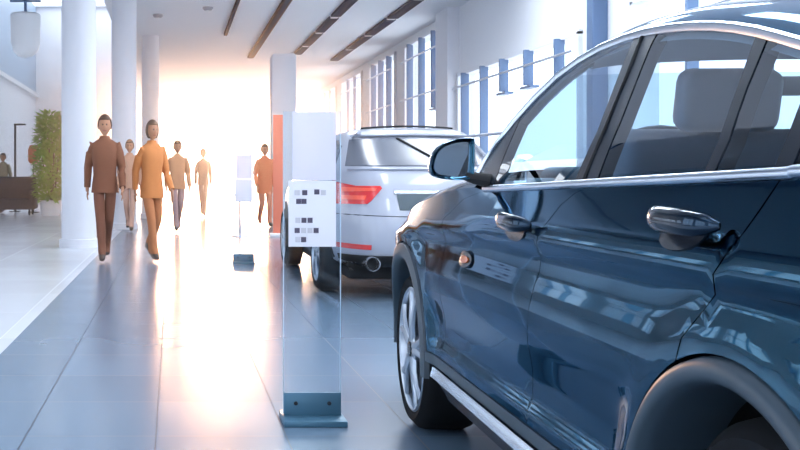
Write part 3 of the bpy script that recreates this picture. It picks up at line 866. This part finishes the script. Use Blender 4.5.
def person(name_label, loc, H, jacket, trousers, rz=0., sx=1., nar=1., phase=1, arms=1., coat=.84, shirt=(.6, .55, .5), group=None, hairlong=False):
    k = H/1.80
    r = thing('person', name_label, 'person', loc, rz, group); r.scale = (sx, 1, 1)
    ph = phase
    def v(x, y, z): return (x*k, y*k, z*k)
    def rr(a, q=None): return (a*k, (q or a)*k)
    J = {'pel': (v(0, 0, .96), rr(.135, .10)), 'wai': (v(0, .0, 1.10), rr(.132, .095)), 'che': (v(0, .0, 1.30), rr(.15, .105)), 'nb': (v(0, .005, 1.47), rr(.065, .06)), 'nt': (v(0, -.01, 1.56), rr(.052, .052))}
    E_ = [('pel', 'wai'), ('wai', 'che'), ('che', 'nb'), ('nb', 'nt')]
    for sg, nm in ((-1, 'l'), (1, 'r')):
        f = sg*ph      # +1: leg swung forward (towards -y)
        J['sh'+nm] = (v(sg*.165, .0, 1.42), rr(.068, .07)); J['el'+nm] = (v(sg*.225, .04*arms+.05*f, 1.15), rr(.045)); J['wr'+nm] = (v(sg*.235, -.05+.13*f*arms, .91), rr(.030, .026))
        J['pa'+nm] = (v(sg*.236, -.06+.14*f*arms, .845), rr(.030, .020))
        E_ += [('che', 'sh'+nm), ('sh'+nm, 'el'+nm), ('el'+nm, 'wr'+nm), ('wr'+nm, 'pa'+nm)]
        if f > 0:
            kn, an, to, he = v(sg*(.04+.045*nar), -.14, .52), v(sg*.08*nar, -.20, .085), v(sg*.09*nar, -.36, .04), v(sg*.08*nar, -.16, .045)
        else:
            kn, an, to, he = v(sg*(.04+.045*nar), -.05, .51), v(sg*.075*nar, .24, .20), v(sg*.085*nar, .13, .065), v(sg*.075*nar, .30, .17)
        J['hi'+nm] = (v(sg*.085, .0, .90), rr(.092, .09)); J['kn'+nm] = (kn, rr(.068)); J['an'+nm] = (an, rr(.052)); J['to'+nm] = (to, rr(.040, .030)); J['he'+nm] = (he, rr(.038))
        E_ += [('pel', 'hi'+nm), ('hi'+nm, 'kn'+nm), ('kn'+nm, 'an'+nm), ('an'+nm, 'to'+nm), ('an'+nm, 'he'+nm)]
    chains = [(J, E_, 'pel')]
    for sg, nm in ((-1, 'l'), (1, 'r')):
        px, py, pz = J['pa'+nm][0]
        for q, ln in ((-.024, .062), (-.008, .075), (.008, .080), (.024, .070)):
            a = (px, py+q*k, pz); c1 = (px, py+q*1.15*k-.004*k, pz-(.02+ln*.55)*k); c2 = (px-sg*.012*k, py+q*1.2*k-.012*k, pz-(.02+ln)*k)
            chains.append(({'a': (a, rr(.0095)), 'b': (c1, rr(.0088)), 'c': (c2, rr(.0070))}, [('a', 'b'), ('b', 'c')], 'a'))
        chains.append(({'a': ((px, py-.015*k, pz+.025*k), rr(.011)), 'b': ((px-sg*.012*k, py-.045*k, pz-.005*k), rr(.010)), 'c': ((px-sg*.016*k, py-.055*k, pz-.035*k), rr(.008))}, [('a', 'b'), ('b', 'c')], 'a'))
    body = skinned(chains)
    bm = bmesh.new(); bm.from_mesh(body); bpy.data.meshes.remove(body)
    for f in bm.faces:
        c = f.calc_center_median()/k
        if c.z > 1.49: f.material_index = 0
        elif c.z > .985 and abs(c.x) < .31: f.material_index = 1
        elif abs(c.x) > .185 and c.z > .7: f.material_index = 0 if c.z < .93 else 1
        elif c.z > .8 and False: f.material_index = 1
        else: f.material_index = 2
        if c.z < .10 or (c.y > .17 and c.z < .215): f.material_index = 3
    # head with face, nose, ears
    g = bmesh.ops.create_uvsphere(bm, u_segments=28, v_segments=20, radius=1)
    hc = Vector((0, -.022, 1.662))
    for w_ in g['verts']:
        d = w_.co.copy(); x, y, z = d
        jaw = 1-.26*sm(.1, 1., -z)
        p = Vector((x*.080*jaw, y*.099*(1-.12*sm(.2, 1, -z)), z*.124))
        if y < 0:
            nose = math.exp(-((x/.16)**2))*math.exp(-(((z+.12)/.2)**2)); p.y -= .022*nose*max(0, -y)
            p.y += .008*math.exp(-(((abs(x)-.36)/.16)**2))*math.exp(-(((z-.06)/.13)**2))
            p.y -= .006*math.exp(-((x/.3)**2))*math.exp(-(((z+.5)/.12)**2))
        w_.co = (hc+p)*k
    for f in {f for w_ in g['verts'] for f in w_.link_faces}:
        f.material_index = 0
        c = f.calc_center_median()/k-hc
        if c.y < -.05 and abs(c.z+.058) < .009 and abs(c.x) < .026: f.material_index = 5
        if c.y < -.05 and abs(c.z-.008) < .010 and .018 < abs(c.x) < .040: f.material_index = 4
    for sg in (-1, 1):
        g = bmesh.ops.create_uvsphere(bm, u_segments=10, v_segments=8, radius=1)
        for w_ in g['verts']: w_.co = (hc+Vector((sg*.074+w_.co.x*.010, .012+w_.co.y*.02, -.012+w_.co.z*.032)))*k
    me = bpy.data.meshes.new('body'); bm.to_mesh(me); bm.free(); me.shade_smooth()
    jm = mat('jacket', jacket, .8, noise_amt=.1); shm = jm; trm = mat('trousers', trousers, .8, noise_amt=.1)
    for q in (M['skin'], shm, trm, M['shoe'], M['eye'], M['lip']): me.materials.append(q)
    o = bpy.data.objects.new('body', me); C.objects.link(o); o.parent = r
    # jacket
    b = MB(); prev = None
    for z, rx, ry, y in ((1.535, .062, .064, .0), (1.50, .078, .074, .004), (1.475, .125, .088, .004), (1.44, .172, .104, .004), (1.38, .182, .118, .0), (1.28, .176, .124, .0), (1.16, .158, .114, .0), (1.06, .153, .110, .0), (.97, .166, .122, .0), (.88, .176, .134, .0), (coat, .180, .138, .0), (coat+.002, .168, .126, 0), (coat+.08, .160, .118, 0)):
        q = b.ring([v(math.copysign(abs(math.cos(a))**.85, math.cos(a))*rx, y+math.copysign(abs(math.sin(a))**.9, math.sin(a))*ry, z) for a in [2*PI*t/28+.01 for t in range(28)]])
        if prev: b.bridge(prev, q)
        prev = q
    for sg, nm in ((-1, 'l'), (1, 'r')):
        a_, e_, w_ = (Vector(J[n+nm][0]) for n in ('sh', 'el', 'wr'))
        top_ = a_+Vector((-sg*.06*k, 0, -.03*k))
        path = [top_, a_, a_.lerp(e_, .35), a_.lerp(e_, .75), e_, e_.lerp(w_, .35), e_.lerp(w_, .75), e_.lerp(w_, 1.02), e_.lerp(w_, 1.0)]
        b.tube(path, [t*k for t in (.040, .062, .068, .062, .057, .052, .046, .044, .036)], 14)
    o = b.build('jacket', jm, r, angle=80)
    # hair
    b = MB(); vs_ = b.ball((0, 0, 0), (1, 1, 1), 24, 18)
    low = -.55 if hairlong else -.1
    for w_ in vs_:
        x, y, z = w_.co
        w_.co = (hc+Vector((x*.085*(1-.1*sm(.2, 1, -z)), y*.104+.008, z*.127+.005)))*k
    bmesh.ops.delete(b.bm, geom=[w_ for w_ in vs_ if ((w_.co/k-hc).z < .062+.5*max(0, -.085-(w_.co/k-hc).y) and (w_.co/k-hc).y < -.035) or (w_.co/k-hc).z < (-.10 if hairlong else -.045+.9*max(0, .03-(w_.co/k-hc).y))], context='VERTS')
    o = b.build('hair', M['hair'], r); mo = o.modifiers.new('t', 'SOLIDIFY'); mo.thickness = -.012*k
    return r
person('tall walking person in a suit browned by painted glare, in front of the thick column', (-.838, 12.9, 0), 1.80, (.20, .07, .034), (.17, .06, .032), .05, .92, .35, phase=-1)  # warm glare over a dark suit is put into the cloth colours
person('walking person in a suit turned orange-brown by painted glare, next to the tall walker', (-.262, 13.0, 0), 1.74, (.58, .20, .055), (.45, .16, .06), .42, .84, .8, phase=-1, coat=.80, hairlong=True)  # orange of the glare is mixed into jacket and trousers
person('walking person in clothes paled to peach by painted glare, half hidden between the two leading walkers', (-.83, 20.1, 0), 1.76, (.60, .33, .22), (.5, .3, .24), 0, .9, .6, phase=1)  # peach tone carries the aisle glare in the clothing colour
person('walking person in a jacket turned tan by painted glare and greyish trousers, behind the second leading walker', (.085, 20.0, 0), 1.74, (.48, .23, .12), (.30, .20, .22), .1, .92, .6, phase=-1)  # jacket colour includes the warm glare
person('small distant person in clothes faded to salmon by painted glare, alone in the bright aisle', (.79, 27.5, 0), 1.80, (.62, .33, .22), (.5, .28, .22), 0, .85, .4, phase=1)  # salmon is the end-of-hall glare painted into the clothes
person('distant person in a red-orange coat beside the slim red banner', (1.92, 22.0, 0), 1.74, (.62, .15, .06), (.5, .16, .10), .2, .95, .7, phase=1, coat=.72)
person('standing person with a light top and dark trousers by the lounge sofa', (-4.93, 30.5, 0), 1.75, (.42, .36, .24), (.05, .045, .06), -.3, .95, .8, phase=1, arms=.3)

# ------------------------------------------------------------------ aisle furniture
r = thing('banner_stand', 'slim tall red-orange banner beside the pale column', 'banner', (1.83, 18.3, 0))
b = MB(); b.box((0, 0, .03), (.28, .2, .06), bev=.01); b.build('base', M['fixture'], r)
b = MB(); b.box((0, 0, 1.09), (.17, .008, 2.06)); b.build('banner_cloth', mat('banner_red', (.55, .13, .08), .7), r, smooth=False)
b = MB(); b.tube([(0, .02, .05), (0, .02, 2.12)], .01, 8); b.build('pole', M['rail'], r)
r = thing('side_table', 'little round white table far down the aisle behind the small stand', 'table', (1.16, 18.2, 0))
b = MB(); b.lathe([(.0001, .74), (.2, .74), (.21, .73), (.2, .715), (.0001, .715)], 32); b.build('table_top', M['fixture'], r)
b = MB(); b.lathe([(.025, .02), (.02, .72)], 16); b.build('stem', M['rail'], r)
b = MB(); b.lathe([(.0001, .03), (.15, .02), (.16, 0)], 28); b.build('foot', M['rail'], r)

# ------------------------------------------------------------------ lounge at the far left
M['sofa'] = mat('sofa_plum_grey', (.075, .065, .085), .85, noise_amt=.15)
r = thing('sofa', 'dark plum-grey high-backed sofa in the far lounge', 'sofa', (-4.6, 29.2, 0))
b = MB(); b.box((0, 0, .30), (1.5, .8, .30), bev=.05, seg=3); b.build('seat', M['sofa'], r)
b = MB(); b.box((0, .35, .70), (1.5, .2, .72), bev=.07, seg=4); b.build('backrest', M['sofa'], r)
for sx in (-1, 1):
    b = MB(); b.box((sx*.72, 0, .42), (.18, .8, .52), bev=.06, seg=3); b.build('armrest', M['sofa'], r)
for sx in (-.65, .65):
    for sy in (-.32, .32):
        b = MB(); b.lathe([(.025, 0), (.03, .16)], 12, c=(sx, sy, 0)); b.build('leg', M['dark'], r)
r = thing('floor_lamp', 'black floor lamp with an orange shade behind the sofa', 'lamp', (-4.12, 31.0, 0))
b = MB(); b.lathe([(.0001, .03), (.16, .025), (.17, 0)], 28); b.build('base', M['dark'], r)
b = MB(); b.tube([(0, 0, .02), (0, 0, 1.5)], .014, 8); b.build('pole', M['dark'], r)
b = MB(); b.lathe([(.10, 1.45), (.155, 1.52), (.16, 1.85), (.11, 1.98), (.10, 1.985)], 28); b.build('lamp_shade', mat('shade_orange', (.75, .22, .10), .7), r)
r = thing('partition_frame', 'thin black post with a short top bar near the lounge wall', 'post', (-4.78, 31.8, 0))
b = MB(); b.box((0, 0, 1.32), (.06, .06, 2.64)); b.build('post', M['dark'], r, smooth=False)
b = MB(); b.box((.14, 0, 2.64), (.36, .06, .05)); b.build('top_bar', M['dark'], r, smooth=False)
b = MB(); b.box((0, 0, .01), (.3, .3, .02)); b.build('foot', M['dark'], r, smooth=False)
# tall leafy plant
M['leaf'] = mat('leaf_green', (.22, .46, .05), .55, noise_amt=.4, nscale=3.)
r = thing('potted_plant', 'tall bushy green plant beside the thick round column', 'plant', (-3.33, 28.5, 0))
b = MB(); b.lathe([(.0001, .04), (.24, 0), (.30, .42), (.27, .42), (.26, .38), (.0001, .38)], 28); b.build('pot', M['fixture'], r)
b = MB(); rnd = random.Random(3)
for i in range(9): b.tube([(rnd.uniform(-.1, .1), rnd.uniform(-.1, .1), .36), (rnd.uniform(-.25, .25), rnd.uniform(-.25, .25), 1.5), (rnd.uniform(-.3, .3), rnd.uniform(-.3, .3), rnd.uniform(2.2, 2.6))], [.02, .015, .006], 6)
b.build('stem', mat('stem_brown', (.12, .10, .05), .8), r)
b = MB()
for i in range(1700):
    z = rnd.uniform(.42, 2.75); a = rnd.uniform(0, 2*PI); rad = (.42-.12*abs(z-1.4)/1.3)*rnd.random()**.5
    c = Vector((rad*math.cos(a), rad*math.sin(a), z)); d = Vector((math.cos(a+rnd.uniform(-.8, .8)), math.sin(a+rnd.uniform(-.8, .8)), rnd.uniform(-.7, .9))).normalized()
    L = rnd.uniform(.16, .28); s_ = d.cross(Vector((0, 0, 1))).normalized()*L*.24; up = s_.cross(d).normalized()*L*.08
    q = b.ring([c, c+d*L*.45+s_+up, c+d*L, c+d*L*.45-s_+up]); b.cap(q)
b.build('foliage', M['leaf'], r, smooth=False)
# pendant lamp in the atrium
r = thing('pendant_lamp', 'big white pendant lamp hanging on a dark rod in the atrium', 'lamp', (-2.95, 21.0, 0))
b = MB(); b.lathe([(.0001, 3.42), (.14, 3.45), (.24, 3.55), (.29, 3.72), (.30, 4.28), (.27, 4.31), (.0001, 4.31)], 36); b.build('lamp_shade', mat('opal_white', (.85, .86, .88), .4), r)
b = MB(); b.tube([(0, 0, 4.3), (0, 0, 8.5)], .03, 10); b.build('rod', M['mullion'], r)
b = MB(); b.box((0, 0, 4.56), (.62, .05, .04)); b.build('cross_bar', M['mullion'], r, smooth=False)

# ------------------------------------------------------------------ light
w = bpy.data.worlds.new('World'); scene.world = w; w.use_nodes = True
bg = w.node_tree.nodes['Background']; bg.inputs[0].default_value = (.82, .90, 1.0, 1); bg.inputs[1].default_value = 3.0
su = bpy.data.lights.new('sun', 'SUN'); so = bpy.data.objects.new('sun', su); C.objects.link(so)
su.energy = 2.6; su.color = (1.0, .53, .28); su.angle = math.radians(9)
d = Vector((.0495, 1, .0457)).normalized()     # direction towards the low sun at the end of the hall
so.rotation_euler = d.to_track_quat('Z', 'Y').to_euler()
# haze: thin over the middle of the hall, thick in the glare at its end
def haze(y0, y1, dens, lab):
    m = bpy.data.materials.new('sunlit_haze'); m.use_nodes = True; nt = m.node_tree; nt.nodes.clear()
    out = nt.nodes.new('ShaderNodeOutputMaterial'); vs = nt.nodes.new('ShaderNodeVolumeScatter')
    vs.inputs['Color'].default_value = (1, 1, 1, 1); vs.inputs['Density'].default_value = dens; vs.inputs['Anisotropy'].default_value = .88
    nt.links.new(vs.outputs[0], out.inputs['Volume'])
    b = MB(); b.box(((XR+XL)/2, (y0+y1)/2, 2.27), (XR-XL-.6, y1-y0, 4.5))
    tag(b.build('haze', m, smooth=False), lab, 'haze', kind='stuff')
haze(7, 24, .004, 'thin warm sunlit haze over the middle of the hall')
haze(24.05, YF-.3, .026, 'thick glaring haze filling the far end of the hall')

scene.view_settings.view_transform = 'Standard'; scene.view_settings.look = 'None'
scene.view_settings.exposure = .15; scene.view_settings.gamma = 1; scene.view_settings.use_curve_mapping = False
scene.cycles.use_denoising = True
scene.cycles.max_bounces = 8; scene.cycles.transparent_max_bounces = 24; scene.cycles.volume_bounces = 0
scene.cycles.diffuse_bounces = 4; scene.cycles.glossy_bounces = 4
scene.cycles.sample_clamp_indirect = 4; scene.cycles.caustics_reflective = False; scene.cycles.caustics_refractive = False
